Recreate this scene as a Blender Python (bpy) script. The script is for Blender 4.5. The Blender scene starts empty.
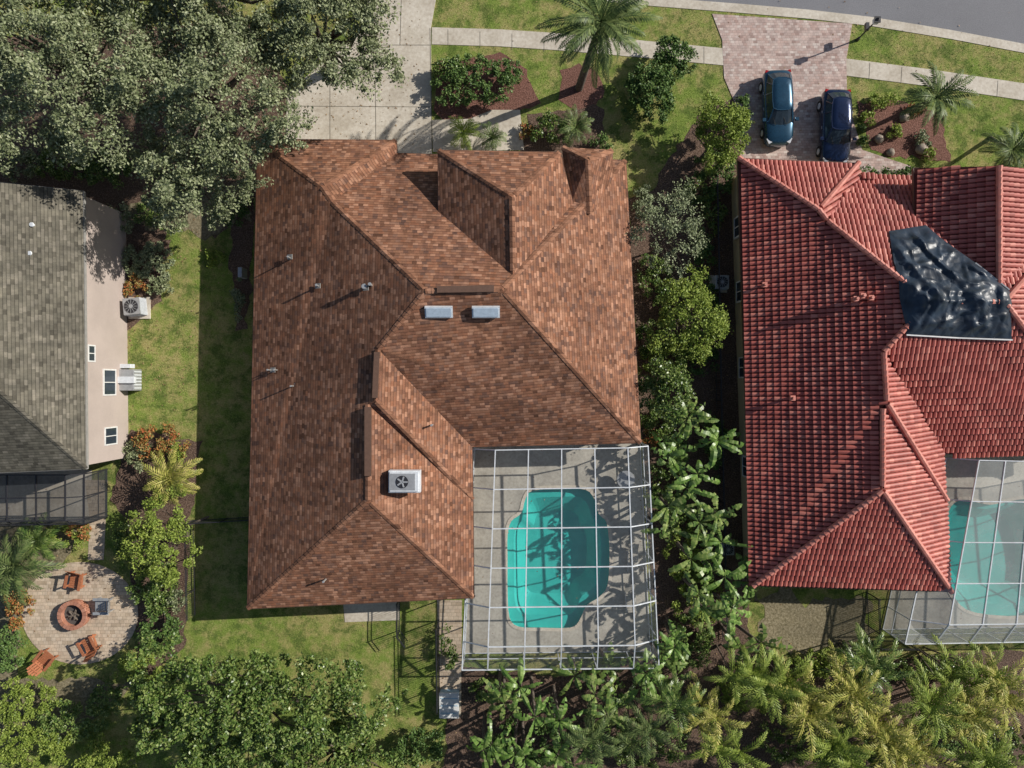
import bpy, math, random, numpy as np
from mathutils import Vector, Matrix
from mathutils import noise as mn
from mathutils.geometry import tessellate_polygon
from mathutils.bvhtree import BVHTree
random.seed(7); rng=np.random.default_rng(7)
H=43.0; S=16.0
scene=bpy.context.scene
def P(px,py,z=0.0):
    k=(H-z)/H/S
    return Vector(((px-512)*k,(384-py)*k,z))
# ------------------------------------------------------------ materials
def newmat(name):
    m=bpy.data.materials.new(name); m.use_nodes=True
    nt=m.node_tree; b=nt.nodes['Principled BSDF']
    return m,nt,b
def ramp(nt,cols,fac,lo=0.0,hi=1.0,interp='LINEAR'):
    r=nt.nodes.new('ShaderNodeValToRGB'); r.color_ramp.interpolation=interp
    e=r.color_ramp.elements
    n=len(cols)
    while len(e)<n: e.new(0.5)
    for i,c in enumerate(cols):
        e[i].position=lo+(hi-lo)*i/max(1,n-1); e[i].color=(*c,1)
    nt.links.new(fac,r.inputs[0]); return r.outputs[0]
def noise(nt,vec,scale,detail=4,rough=.6):
    n=nt.nodes.new('ShaderNodeTexNoise'); n.inputs['Scale'].default_value=scale
    n.inputs['Detail'].default_value=detail; n.inputs['Roughness'].default_value=rough
    nt.links.new(vec,n.inputs['Vector']); return n.outputs[0]
def mixc(nt,a,b,f,mode='MIX'):
    m=nt.nodes.new('ShaderNodeMix'); m.data_type='RGBA'; m.blend_type=mode
    if isinstance(f,float): m.inputs[0].default_value=f
    else: nt.links.new(f,m.inputs[0])
    for s,i in ((a,6),(b,7)):
        if isinstance(s,tuple): m.inputs[i].default_value=(*s,1)
        else: nt.links.new(s,m.inputs[i])
    return m.outputs[2]
def bump(nt,b,h,strength,dist=.02):
    n=nt.nodes.new('ShaderNodeBump'); n.inputs['Strength'].default_value=strength
    n.inputs['Distance'].default_value=dist
    nt.links.new(h,n.inputs['Height']); nt.links.new(n.outputs[0],b.inputs['Normal'])
def mathn(nt,op,a,b=None):
    m=nt.nodes.new('ShaderNodeMath'); m.operation=op
    for i,s in enumerate((a,b)):
        if s is None: continue
        if isinstance(s,(int,float)): m.inputs[i].default_value=s
        else: nt.links.new(s,m.inputs[i])
    return m.outputs[0]
def coord(nt,kind='Object'):
    t=nt.nodes.new('ShaderNodeTexCoord'); return t.outputs[kind]
def nmat(name,cols,scale=6,rough=.85,bmp=.3,big=.3,lo=.3,hi=.7,bdist=.03,bigscale=.4,metal=0,dirt=(.5,.5,.5)):
    m,nt,b=newmat(name); c=coord(nt)
    f=noise(nt,c,scale,6,.65); col=ramp(nt,cols,f,lo,hi)
    if big>0:
        g=noise(nt,c,bigscale,4,.6); gr=ramp(nt,[dirt,(1,1,1)],g,.35,.6)
        col=mixc(nt,col,gr,big,'MULTIPLY')
    nt.links.new(col,b.inputs['Base Color']); b.inputs['Roughness'].default_value=rough
    b.inputs['Metallic'].default_value=metal
    if bmp>0: bump(nt,b,f,bmp,bdist)
    return m
def cellmat(name,cols,w,h,kind='UV',rough=.9,joint=.08,joint_shade_col=(.03,.02,.02),joint_shade_fac=.6,big=.35,seed=0,tint=(.62,.6,.6)):
    m,nt,b=newmat(name); c=coord(nt,kind)
    s=nt.nodes.new('ShaderNodeSeparateXYZ'); nt.links.new(c,s.inputs[0])
    v=mathn(nt,'DIVIDE',s.outputs[1],h); row=mathn(nt,'FLOOR',v)
    rcb=nt.nodes.new('ShaderNodeCombineXYZ'); nt.links.new(row,rcb.inputs[0]); rcb.inputs[1].default_value=seed+.5
    rw=nt.nodes.new('ShaderNodeTexWhiteNoise'); nt.links.new(rcb.outputs[0],rw.inputs[0])
    u=mathn(nt,'ADD',mathn(nt,'DIVIDE',s.outputs[0],w),mathn(nt,'MULTIPLY',rw.outputs[0] if kind=='UV' else row,7.3 if kind=='UV' else .37)); col=mathn(nt,'FLOOR',u)
    cb=nt.nodes.new('ShaderNodeCombineXYZ'); nt.links.new(row,cb.inputs[1]); nt.links.new(col,cb.inputs[0]); cb.inputs[2].default_value=seed
    wn=nt.nodes.new('ShaderNodeTexWhiteNoise'); nt.links.new(cb.outputs[0],wn.inputs[0])
    base=ramp(nt,cols,wn.outputs[0],0,1,'LINEAR')
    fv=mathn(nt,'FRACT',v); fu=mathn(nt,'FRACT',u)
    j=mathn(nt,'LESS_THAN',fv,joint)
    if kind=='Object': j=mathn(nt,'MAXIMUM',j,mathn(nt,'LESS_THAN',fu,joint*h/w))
    j2=mathn(nt,'MULTIPLY',j,joint_shade_fac)
    base=mixc(nt,base,joint_shade_col,j2)  # shingles: row-edge shadow line painted into the colour; pavers: real joints
    o=coord(nt,'Object')
    g=ramp(nt,[tint,(1.12,1.08,1.05)],noise(nt,o,.35,5,.65),.35,.65); base=mixc(nt,base,g,big,'MULTIPLY')
    g2=ramp(nt,[(.5,.5,.52),(1.4,1.36,1.3)],noise(nt,o,2.6,8,.85),.3,.7); base=mixc(nt,base,g2,.6,'MULTIPLY')
    if kind=='UV': # weather streaks running down the slope
        mp=nt.nodes.new('ShaderNodeMapping'); mp.inputs['Scale'].default_value=(1.6,.16,1); nt.links.new(c,mp.inputs[0])
        g3=ramp(nt,[(.62,.6,.6),(1.15,1.12,1.1)],noise(nt,mp.outputs[0],1,5,.7),.35,.6); base=mixc(nt,base,g3,.5,'MULTIPLY')
    nt.links.new(base,b.inputs['Base Color']); b.inputs['Roughness'].default_value=rough; b.inputs['Specular IOR Level'].default_value=.25
    hh=mathn(nt,'ADD',mathn(nt,'SUBTRACT',1.0,j),mathn(nt,'MULTIPLY',wn.outputs[0],.6))
    bump(nt,b,hh,.6,.012)
    return m
def leafmat(name,cols,trans=.25,rough=.5,spec=.25,gain=1.6):
    m,nt,b=newmat(name); g=nt.nodes.new('ShaderNodeNewGeometry')
    c=coord(nt); cols=[tuple(x*gain for x in q) for q in cols]
    f=mathn(nt,'ADD',mathn(nt,'MULTIPLY',g.outputs['Random Per Island'],.6),mathn(nt,'MULTIPLY',noise(nt,c,1.1,2),.45))
    col=ramp(nt,cols,f,.12,.92)
    nt.links.new(col,b.inputs['Base Color']); b.inputs['Roughness'].default_value=rough
    b.inputs['Specular IOR Level'].default_value=spec
    if trans>0:
        t=nt.nodes.new('ShaderNodeBsdfTranslucent'); nt.links.new(col,t.inputs[0])
        mx=nt.nodes.new('ShaderNodeMixShader'); mx.inputs[0].default_value=trans
        nt.links.new(b.outputs[0],mx.inputs[1]); nt.links.new(t.outputs[0],mx.inputs[2])
        nt.links.new(mx.outputs[0],nt.nodes['Material Output'].inputs[0])
    return m
def islandmat(name,cols,rough=.7,big=.3):
    m,nt,b=newmat(name); g=nt.nodes.new('ShaderNodeNewGeometry')
    col=ramp(nt,cols,g.outputs['Random Per Island'],0,1)
    o=coord(nt); gr=ramp(nt,[(.6,.55,.55),(1.1,1.1,1.1)],noise(nt,o,.5,6,.75),.35,.65)
    col=mixc(nt,col,gr,big,'MULTIPLY')
    nt.links.new(col,b.inputs['Base Color']); b.inputs['Roughness'].default_value=rough; return m
def plain(name,c,rough=.5,metal=0,coat=0):
    m,nt,b=newmat(name); o=coord(nt)
    f=noise(nt,o,5,4); col=ramp(nt,[tuple(x*.85 for x in c),tuple(min(1,x*1.1) for x in c)],f,.3,.7)
    nt.links.new(col,b.inputs['Base Color']); b.inputs['Roughness'].default_value=rough
    b.inputs['Metallic'].default_value=metal; b.inputs['Coat Weight'].default_value=coat; b.inputs['Coat Roughness'].default_value=.04
    return m
def screenmat(name,c,op):
    m,nt,b=newmat(name); b.inputs['Base Color'].default_value=(*c,1); b.inputs['Roughness'].default_value=.8
    t=nt.nodes.new('ShaderNodeBsdfTransparent'); mx=nt.nodes.new('ShaderNodeMixShader')
    f=mathn(nt,'ADD',mathn(nt,'MULTIPLY',noise(nt,coord(nt),.8,4),op*.8),op*.6)
    nt.links.new(f,mx.inputs[0]); nt.links.new(t.outputs[0],mx.inputs[1]); nt.links.new(b.outputs[0],mx.inputs[2])
    nt.links.new(mx.outputs[0],nt.nodes['Material Output'].inputs[0]); return m
def grassground():
    m,nt,b=newmat('lawn'); c=coord(nt)
    fine=noise(nt,c,11,7,.8); mid=noise(nt,c,1.3,6,.7); big=noise(nt,c,.22,4,.6)
    g=ramp(nt,[(.07,.12,.02),(.19,.265,.05),(.36,.41,.13)],fine,.3,.7)
    y=ramp(nt,[(.18,.15,.06),(.36,.32,.12),(.5,.44,.22)],fine,.3,.7)
    d=ramp(nt,[(.035,.06,.014),(.09,.14,.03),(.18,.23,.06)],fine,.3,.7)
    f=ramp(nt,[(0,0,0),(1,1,1)],mathn(nt,'ADD',mathn(nt,'MULTIPLY',mid,.6),mathn(nt,'MULTIPLY',big,.45)),.46,.59)
    f2=ramp(nt,[(0,0,0),(.85,.85,.85)],noise(nt,c,.8,6,.8),.48,.59)
    col=mixc(nt,g,y,f); col=mixc(nt,col,d,f2)
    nt.links.new(col,b.inputs['Base Color']); b.inputs['Roughness'].default_value=.95
    b.inputs['Specular IOR Level'].default_value=.1
    bump(nt,b,fine,.9,.07); return m
M={}
M['lawn']=grassground()
M['mulch']=nmat('mulch',[(.03,.02,.014),(.13,.08,.055),(.3,.21,.16)],13,.95,.9,.4,bdist=.06)
M['redmulch']=nmat('red_mulch',[(.05,.02,.014),(.19,.085,.06),(.36,.19,.15)],14,.95,.9,.3,bdist=.06)
M['dirt']=nmat('bare_soil',[(.1,.09,.045),(.24,.2,.12),(.38,.33,.22)],7,.95,.7,.5,bdist=.05)
M['concrete']=nmat('concrete',[(.5,.44,.36),(.61,.55,.46),(.7,.65,.56)],5,.85,.15,.5,bigscale=.5,dirt=(.6,.56,.5))
M['deck']=nmat('pool_deck',[(.36,.33,.28),(.45,.42,.36),(.52,.49,.42)],6,.8,.1,.5,bigscale=.7)
M['asphalt']=nmat('asphalt',[(.16,.16,.175),(.21,.21,.225),(.27,.27,.28)],20,.9,.3,.3,bigscale=.25,dirt=(.7,.7,.7))
M['joint']=plain('slab_joint',(.16,.14,.11),.9)
M['paver']=cellmat('driveway_pavers',[(.38,.27,.24),(.6,.49,.45),(.5,.36,.32),(.7,.62,.57)],.24,.16,'Object',.85,.1,(.2,.16,.13),.5)
M['patio']=cellmat('patio_pavers',[(.46,.37,.27),(.64,.54,.42),(.55,.44,.33)],.3,.22,'Object',.9,.1,(.18,.14,.1),.5)
SH=[(.13,.062,.038),(.38,.195,.12),(.21,.10,.06),(.50,.275,.18),(.15,.085,.065),(.33,.15,.085),(.24,.125,.085)]
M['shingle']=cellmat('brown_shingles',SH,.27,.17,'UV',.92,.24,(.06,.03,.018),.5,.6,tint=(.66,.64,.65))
M['shinglecap']=cellmat('brown_ridge_shingles',SH[:4],.4,.22,'UV',.92,.14,(.06,.03,.02),.4,.4)
M['grey']=cellmat('grey_shingles',[(.09,.085,.068),(.185,.175,.14),(.13,.125,.10),(.235,.22,.18)],.28,.17,'UV',.92,.2,(.03,.03,.025),.55,.5,seed=3)
M['tile']=islandmat('red_clay_tiles',[(.36,.085,.065),(.54,.15,.115),(.44,.11,.085),(.66,.24,.18)],.55,.65)
M['tilebase']=plain('roof_underlay',(.12,.03,.022),.9)
M['tilecap']=islandmat('red_ridge_tiles',[(.5,.16,.12),(.66,.26,.2),(.56,.19,.14)],.6,.3)
M['stucco']=nmat('beige_stucco',[(.44,.37,.3),(.52,.45,.37)],30,.9,.2,.3)
M['stuccop']=nmat('taupe_stucco',[(.42,.35,.31),(.5,.42,.375)],30,.9,.15,.25)
M['yellow']=nmat('cream_stucco',[(.5,.42,.25),(.58,.5,.32)],30,.9,.15,.25)
M['white']=plain('white_paint',(.72,.72,.7),.4)
M['alu']=plain('white_aluminium',(.68,.71,.74),.35)
M['brownmetal']=plain('bronze_trim',(.14,.08,.055),.5)
M['greytrim']=plain('grey_trim',(.3,.29,.27),.5)
M['grayeq']=plain('grey_metal',(.4,.41,.42),.4,.3)
M['bluebox']=plain('blue_plastic',(.3,.48,.62),.5)
M['dark']=plain('dark_metal',(.03,.03,.035),.4)
M['black']=plain('black_rubber',(.012,.012,.013),.7)
M['glass']=plain('window_glass',(.03,.045,.06),.08)
M['skylight']=plain('skylight_glass',(.5,.6,.7),.12)
M['bark']=nmat('bark',[(.06,.045,.035),(.14,.11,.085),(.22,.18,.15)],9,.95,.8,.2,bdist=.05)
M['wood']=nmat('stained_wood',[(.3,.1,.045),(.48,.19,.09)],12,.6,.2,.1)
M['firebrick']=islandmat('fire_pit_brick',[(.32,.13,.08),(.5,.24,.16),(.4,.17,.1)],.85,.2)
M['ash']=plain('ash',(.09,.08,.075),.95)
M['screen']=screenmat('screen_mesh',(.2,.22,.23),.11)
M['screenw']=screenmat('white_screen_mesh',(.5,.52,.5),.36)
M['screend']=screenmat('dark_screen_mesh',(.04,.045,.05),.5)
M['plaster']=nmat('pool_plaster',[(.12,.53,.48),(.18,.64,.57)],1.0,.6,.0,.15)
M['flower']=leafmat('croton_leaves',[(.3,.05,.03),(.38,.16,.05),(.12,.14,.04),(.38,.26,.08)],0,gain=1.1)
M['litter']=leafmat('dry_leaves',[(.07,.04,.025),(.16,.1,.05),(.26,.18,.1)],0)
M['rock']=nmat('boulder',[(.25,.2,.16),(.4,.34,.28)],4,.9,.6,.3)
M['oak']=leafmat('oak_leaves',[(.05,.066,.028),(.11,.13,.062),(.175,.195,.105),(.29,.3,.2)],.15,gain=1.75)
M['dkleaf']=leafmat('dark_green_leaves',[(.025,.05,.012),(.06,.105,.022),(.12,.165,.04),(.24,.275,.10)],.2,.35,.4)
M['hedge']=leafmat('hedge_leaves',[(.025,.055,.015),(.06,.105,.025),(.11,.155,.045)],0)
M['limeleaf']=leafmat('lime_leaves',[(.07,.11,.018),(.155,.205,.036),(.27,.31,.075)],.25)
M['sageleaf']=leafmat('sage_leaves',[(.07,.09,.045),(.14,.165,.085),(.21,.23,.14)],0)
M['banana']=leafmat('banana_leaves',[(.035,.08,.014),(.085,.155,.03),(.14,.215,.05),(.26,.33,.12)],.25,.35,.4)
M['palm']=leafmat('palm_fronds',[(.028,.05,.018),(.07,.1,.032),(.15,.18,.065)],.15,.45,.2)
M['ypalm']=leafmat('yellow_palm_fronds',[(.08,.09,.018),(.19,.205,.04),(.32,.3,.08),(.42,.36,.14)],.25,.45,.2)
M['blade']=leafmat('grass_blades',[(.05,.09,.014),(.12,.17,.035),(.22,.27,.07),(.31,.3,.12)],0,.7,.1)
M['paint1']=plain('blue_grey_car_paint',(.018,.07,.12),.25,.5,1)
M['paint2']=plain('navy_car_paint',(.008,.02,.065),.22,.5,1)
M['red']=plain('tail_light',(.35,.01,.01),.2)
M['lamp']=plain('headlight_lens',(.6,.62,.65),.1)
M['orange']=plain('terracotta',(.45,.16,.07),.8)
def water():
    m,nt,b=newmat('pool_water')
    t=nt.nodes.new('ShaderNodeBsdfTransparent'); t.inputs[0].default_value=(.5,.9,.9,1)
    g=nt.nodes.new('ShaderNodeBsdfGlossy'); g.inputs['Roughness'].default_value=.03
    fr=nt.nodes.new('ShaderNodeFresnel'); fr.inputs[0].default_value=1.33
    bp=nt.nodes.new('ShaderNodeBump'); bp.inputs['Strength'].default_value=.5; bp.inputs['Distance'].default_value=.05
    nt.links.new(noise(nt,coord(nt),3.5,3),bp.inputs['Height']); nt.links.new(bp.outputs[0],g.inputs['Normal']); nt.links.new(bp.outputs[0],fr.inputs['Normal'])
    mx=nt.nodes.new('ShaderNodeMixShader'); nt.links.new(fr.outputs[0],mx.inputs[0]); nt.links.new(t.outputs[0],mx.inputs[1]); nt.links.new(g.outputs[0],mx.inputs[2])
    nt.links.new(mx.outputs[0],nt.nodes['Material Output'].inputs[0]); nt.nodes.remove(b); return m
M['water']=water()
def tarpmat():
    m,nt,b=newmat('tarpaulin'); c=coord(nt); f=noise(nt,c,1.5,4,.5)
    nt.links.new(ramp(nt,[(.014,.02,.03),(.035,.055,.085)],f,.3,.7),b.inputs['Base Color']); b.inputs['Roughness'].default_value=.42
    v=nt.nodes.new('ShaderNodeTexVoronoi'); v.inputs['Scale'].default_value=1.6; v.feature='DISTANCE_TO_EDGE'; nt.links.new(c,v.inputs['Vector'])
    bump(nt,b,v.outputs[0],.5,.12); return m
M['tarp']=tarpmat()

# ------------------------------------------------------------ mesh helpers
def empty(name,loc):
    e=bpy.data.objects.new(name,None); e.location=loc; e.empty_display_size=.5
    scene.collection.objects.link(e); return e
def link(name,me,parent=None,origin=None):
    ob=bpy.data.objects.new(name,me)
    scene.collection.objects.link(ob)
    if origin is not None: ob.location=origin
    if parent:
        ob.parent=parent; ob.matrix_parent_inverse=Matrix.Translation(parent.location).inverted()
    return ob
class MB:
    def __init__(s): s.v=[];s.f=[];s.m=[];s.sm=[]
    def add(s,vs,fs,m=0,smooth=False):
        o=len(s.v); s.v+= [tuple(x) for x in vs]; s.f+=[tuple(i+o for i in f) for f in fs]
        s.m+=[m]*len(fs); s.sm+=[smooth]*len(fs)
    def box(s,c,size,m=0,mat=None,taper=1.0):
        x,y,z=[a/2 for a in size]; c=Vector(c)
        vs=[Vector((i*x*(taper if k>0 else 1),j*y*(taper if k>0 else 1),k*z)) for k in(-1,1) for j in(-1,1) for i in(-1,1)]
        if mat is not None: vs=[mat@v for v in vs]
        vs=[v+c for v in vs]
        s.add(vs,[(0,2,3,1),(4,5,7,6),(0,1,5,4),(2,6,7,3),(0,4,6,2),(1,3,7,5)],m)
    def beam(s,a,b,w,h=None,m=0):
        a=Vector(a);b=Vector(b);d=b-a;L=d.length
        if L<1e-4:return
        q=d.to_track_quat('X','Z').to_matrix()
        s.box((a+b)/2,(L,w,h or w),m,q)
    def cyl(s,a,b,r0,r1,n=8,m=0,caps=True,smooth=True):
        a=Vector(a);b=Vector(b);q=(b-a).to_track_quat('Z','Y').to_matrix()
        vs=[]
        for p,r in((a,r0),(b,r1)):
            for i in range(n):
                t=2*math.pi*i/n; vs.append(p+q@Vector((r*math.cos(t),r*math.sin(t),0)))
        s.add(vs,[(i,(i+1)%n,(i+1)%n+n,i+n) for i in range(n)],m,smooth)
        if caps:
            s.add(vs,[tuple(range(n-1,-1,-1)),tuple(range(n,2*n))],m)
    def obj(s,name,mats,parent=None,uv=False,bevel=0,recenter=True):
        vs=np.array(s.v,dtype=float)
        org=None
        if recenter and parent is None:
            org=Vector(((vs[:,0].min()+vs[:,0].max())/2,(vs[:,1].min()+vs[:,1].max())/2,vs[:,2].min()))
            vs=vs-np.array(org)
        me=bpy.data.meshes.new(name); me.from_pydata(vs.tolist(),[],s.f)
        for m in mats: me.materials.append(M[m])
        me.polygons.foreach_set('material_index',s.m); me.polygons.foreach_set('use_smooth',s.sm); me.update()
        ob=link(name,me,parent,org)
        if bevel:
            b=ob.modifiers.new('bevel','BEVEL'); b.width=bevel; b.segments=2; b.limit_method='ANGLE'
        return ob
def np_mesh(name,V,Q,mats,parent=None,mi=None):
    me=bpy.data.meshes.new(name); n=len(V); k=Q.shape[1]; q=len(Q)
    me.vertices.add(n); me.vertices.foreach_set('co',V.astype(np.float32).ravel())
    me.loops.add(q*k); me.loops.foreach_set('vertex_index',Q.astype(np.int32).ravel())
    me.polygons.add(q); me.polygons.foreach_set('loop_start',np.arange(q,dtype=np.int32)*k)
    for m in mats: me.materials.append(M[m])
    if mi is not None: me.polygons.foreach_set('material_index',mi.astype(np.int32))
    me.update(calc_edges=True); me.validate()
    return link(name,me,parent)
def unit(a): return a/np.maximum(1e-6,np.linalg.norm(a,axis=1,keepdims=True))
def leaves(C,size,up=.9,aspect=.55):
    n=len(C)
    N=unit(rng.normal(size=(n,3))+np.array([.4,.15,up])); D=unit(np.cross(N,rng.normal(size=(n,3)))); Sd=np.cross(N,D)
    a=(size*rng.uniform(.6,1.3,n))[:,None]; b=a*aspect
    V=np.empty((n,4,3)); V[:,0]=C-D*a;V[:,1]=C+Sd*b;V[:,2]=C+D*a;V[:,3]=C-Sd*b
    return V.reshape(-1,3), np.arange(n*4).reshape(-1,4)
def cloud(centers,rad,nper):
    C=np.repeat(np.asarray(centers),nper,axis=0); R=np.repeat(np.asarray(rad),nper,axis=0)
    o=rng.normal(size=C.shape)
    o=unit(o)*(rng.uniform(.1,1.1,len(C))**.6)[:,None]
    return C+o*R
def pip(x,y,poly):
    ins=np.zeros(len(x),bool); n=len(poly)
    for i in range(n):
        x1,y1=poly[i][0],poly[i][1]; x2,y2=poly[(i+1)%n][0],poly[(i+1)%n][1]
        c=((y1>y)!=(y2>y))&(x<(x2-x1)*(y-y1)/((y2-y1) or 1e-9)+x1); ins^=c
    return ins
HARD=[]
def sheet(name,pts,z,mat,px=True,rough=0,hard=True,thick=0,holes=None):
    loop=[P(a,b,0) for a,b in pts] if px else [Vector((a,b,0)) for a,b in pts]
    if rough:
        out=[]
        for i,a in enumerate(loop):
            b=loop[(i+1)%len(loop)]; n=max(1,int((b-a).length/.35)); t=(b-a).normalized(); nn=Vector((-t.y,t.x,0))
            for j in range(n):
                q=a+(b-a)*j/n
                out.append(q+nn*(random.gauss(0,rough)+mn.noise(q*.5)*rough*4)+t*random.gauss(0,rough*.5))
        loop=out
    if hard: HARD.append([(p.x,p.y) for p in loop])
    loops=[[Vector((p.x,p.y,z)) for p in loop]]
    for h in holes or []: loops.append([Vector((p[0],p[1],z)) for p in h])
    flat=[p for l in loops for p in l]; tris=tessellate_polygon(loops)
    fs=[]
    for t in tris:
        a,b,c=[flat[i] for i in t]
        if (b-a).cross(c-a).z<0: t=(t[0],t[2],t[1])
        fs.append(tuple(t))
    mb=MB(); mb.add(flat,fs,0)
    if thick:
        n=len(loops[0]); l=loops[0]
        for i in range(n):
            a,b=l[i],l[(i+1)%n]; mb.add([a,b,b-Vector((0,0,thick)),a-Vector((0,0,thick))],[(0,1,2,3)],0)
    return mb.obj(name,[mat],recenter=False)
def smooth_loop(pts,n=4):
    out=[];N=len(pts)
    for i in range(N):
        p0,p1,p2,p3=[Vector(pts[(i+k)%N]) for k in(-1,0,1,2)]
        for j in range(n):
            t=j/n; out.append(tuple(.5*((2*p1)+(p2-p0)*t+(2*p0-5*p1+4*p2-p3)*t*t+(3*p1-p0-3*p2+p3)*t**3)))
    return out
# ------------------------------------------------------------ pools
pool1=smooth_loop([(506,560),(506,535),(510,520),(520,512),(524,498),(532,489),(560,487),(586,488),(596,499),(600,513),(608,522),(611,550),(609,585),(600,598),(588,606),(580,622),(570,629),(540,629),(518,628),(508,618),(506,590)],3)
pool2=smooth_loop([(946,512),(962,498),(990,503),(1040,500),(1060,560),(1040,612),(975,614),(950,594),(942,560)])
pool1=[P(a,b,0)[:2] for a,b in pool1]; pool2=[P(a,b,0)[:2] for a,b in pool2]
sheet('ground',[(-400,-400),(400,-400),(400,400),(-400,400)],0,'lawn',px=False,hard=False,holes=[pool1,pool2])
def basin(name,poly,zt=-.06):
    mb=MB(); n=len(poly)
    top=[Vector((x,y,.03)) for x,y in poly]; cx=sum(p[0] for p in poly)/n; cy=sum(p[1] for p in poly)/n
    mid=[Vector((cx+(x-cx)*.84,cy+(y-cy)*.84,-.5)) for x,y in poly]
    bot=[Vector((cx+(x-cx)*.6,cy+(y-cy)*.6,-1.4)) for x,y in poly]
    low=[Vector((x,y,-.4)) for x,y in poly]
    for A,B in((top,low),(low,mid),(mid,bot)):
        for i in range(n): mb.add([A[i],A[(i+1)%n],B[(i+1)%n],B[i]],[(0,1,2,3)],0)
    mb.add(bot,[tuple(range(n))],0)
    e=empty(name,(cx,cy,0)); mb.obj('basin',['plaster'],e)
    w=MB(); w.add([Vector((x,y,zt)) for x,y in poly],[tuple(range(n))],0); w.obj('water',['water'],e)
    c=MB()
    for i in range(n):
        a=Vector((*poly[i],.045)); b=Vector((*poly[(i+1)%n],.045)); c.beam(a,b,.2,.05,0)
    c.obj('coping',['concrete'],e)
basin('swimming_pool',pool1); basin('swimming_pool',pool2)

# ------------------------------------------------------------ roads, drives
kerb=[(380,-26),(480,-12),(560,-4),(650,5),(740,12),(810,18),(870,25),(950,38),(1024,52),(1120,74),(1400,150)]
sheet('road',[(-800,-120),(100,-70)]+[(a,b-7) for a,b in kerb]+[(1700,230),(1700,80),(1400,-30),(1024,-140),(480,-240),(-800,-330)],.006,'asphalt')
sheet('gutter_kerb',[(a,b-8) for a,b in kerb]+[(a,b+1) for a,b in reversed(kerb)],.03,'concrete')
def band(name,c,w,z,mat,**k):
    up=[(a,b-w/2) for a,b in c]; dn=[(a,b+w/2) for a,b in reversed(c)]
    return sheet(name,up+dn,z,mat,**k)
band('sidewalk',[(432,36),(500,38),(560,42),(640,49),(724,57)],17,.03,'concrete',thick=.03)
band('sidewalk',[(844,67),(930,78),(1024,92),(1250,128)],17,.03,'concrete',thick=.03)
drive=[(368,-30),(440,-24),(431,28),(432,154),(286,156),(287,95),(330,55),(366,30)]
sheet('concrete_driveway',drive,.034,'concrete',thick=.034)
mb=MB()
for a,b in [((366,45),(431,45)),((375,45),(376,150)),((290,106),(432,107)),((402,-20),(400,45)),((430,28),(432,150)),((330,60),(330,150))]:
    p,q=P(*a,.038),P(*b,.038); mb.beam(p,q,.035,.004)
for i in range(9):
    x=448+i*32
    if x<720: yy=36+(x-432)*.07; p,q=P(x,yy-8,.034),P(x,yy+8,.034); mb.beam(p,q,.03,.004)
for i in range(6):
    x=870+i*32; yy=67+(x-844)*.14; p,q=P(x,yy-8,.034),P(x-1,yy+8,.034); mb.beam(p,q,.03,.004)
mb.obj('slab_joints',['joint'],recenter=False)
sheet('paver_driveway',[(712,14),(852,24),(846,60),(847,102),(862,150),(910,166),(914,196),(862,200),(738,200),(741,118),(724,78),(722,40)],.036,'paver',thick=.036)
sheet('front_walkway',[(432,120),(470,119),(492,110),(520,110),(524,150),(433,152)],.026,'concrete')
Z=[.004]
def bed(pts,mat,name='mulch_bed',r=.08):
    Z[0]+=.0007; return sheet(name,pts,Z[0]+.004,mat,rough=r)
bed([(-40,40),(250,20),(300,110),(250,200),(215,240),(180,215),(140,270),(120,250),(-40,200)],'mulch')
bed([(440,62),(500,52),(528,70),(542,105),(500,118),(450,124),(434,110)],'redmulch')
bed([(560,72),(578,64),(598,72),(604,90),(594,106),(576,110),(560,100)],'redmulch')
bed([(528,112),(600,110),(606,160),(520,160)],'mulch')
bed([(626,200),(650,190),(700,110),(750,95),(745,400),(752,700),(640,700),(655,640),(640,400)],'mulch')
bed([(450,668),(560,676),(760,640),(780,660),(1100,650),(1100,820),(440,820)],'mulch')
bed([(858,104),(900,98),(945,118),(950,160),(905,160),(872,150)],'redmulch')
bed([(118,225),(170,240),(160,300),(128,330)],'mulch')
bed([(130,430),(200,440),(190,520),(185,650),(140,680),(128,520),(110,500)],'mulch')
bed([(-40,520),(80,520),(70,560),(20,600),(20,680),(150,680),(60,740),(-40,760)],'dirt')
bed([(752,598),(868,600),(872,642),(770,652)],'dirt','bare_soil',.3)
bed([(226,190),(256,190),(248,330),(236,330)],'mulch')
bed([(120,225),(150,200),(250,180),(252,225),(200,235)],'dirt','bare_soil',.2)
pc=P(80,613)
sheet('fire_pit_patio',[(pc.x+3.65*math.cos(t),pc.y+3.2*math.sin(t)) for t in np.linspace(0,2*math.pi,40,endpoint=False)],.03,'patio',px=False,thick=.03)
sheet('garden_path',[(85,480),(108,480),(106,520),(104,560),(88,560),(90,520)],.022,'patio')
sheet('side_slab',[(343,600),(400,600),(400,620),(345,622)],.03,'concrete')
sheet('garden_path',[(437,600),(462,600),(461,716),(440,716)],.022,'patio')
mb=MB(); c=P(450,701); mb.box(c+Vector((0,0,.3)),(1.15,1.5,.54),0); mb.box(c+Vector((0,0,.6)),(1.22,1.57,.07),1)
for k in(-1,0,1): mb.box(c+Vector((0,k*.45,.65)),(1.05,.06,.03),0)
mb.obj('storage_box',['bluebox','white'],bevel=.02)

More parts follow.
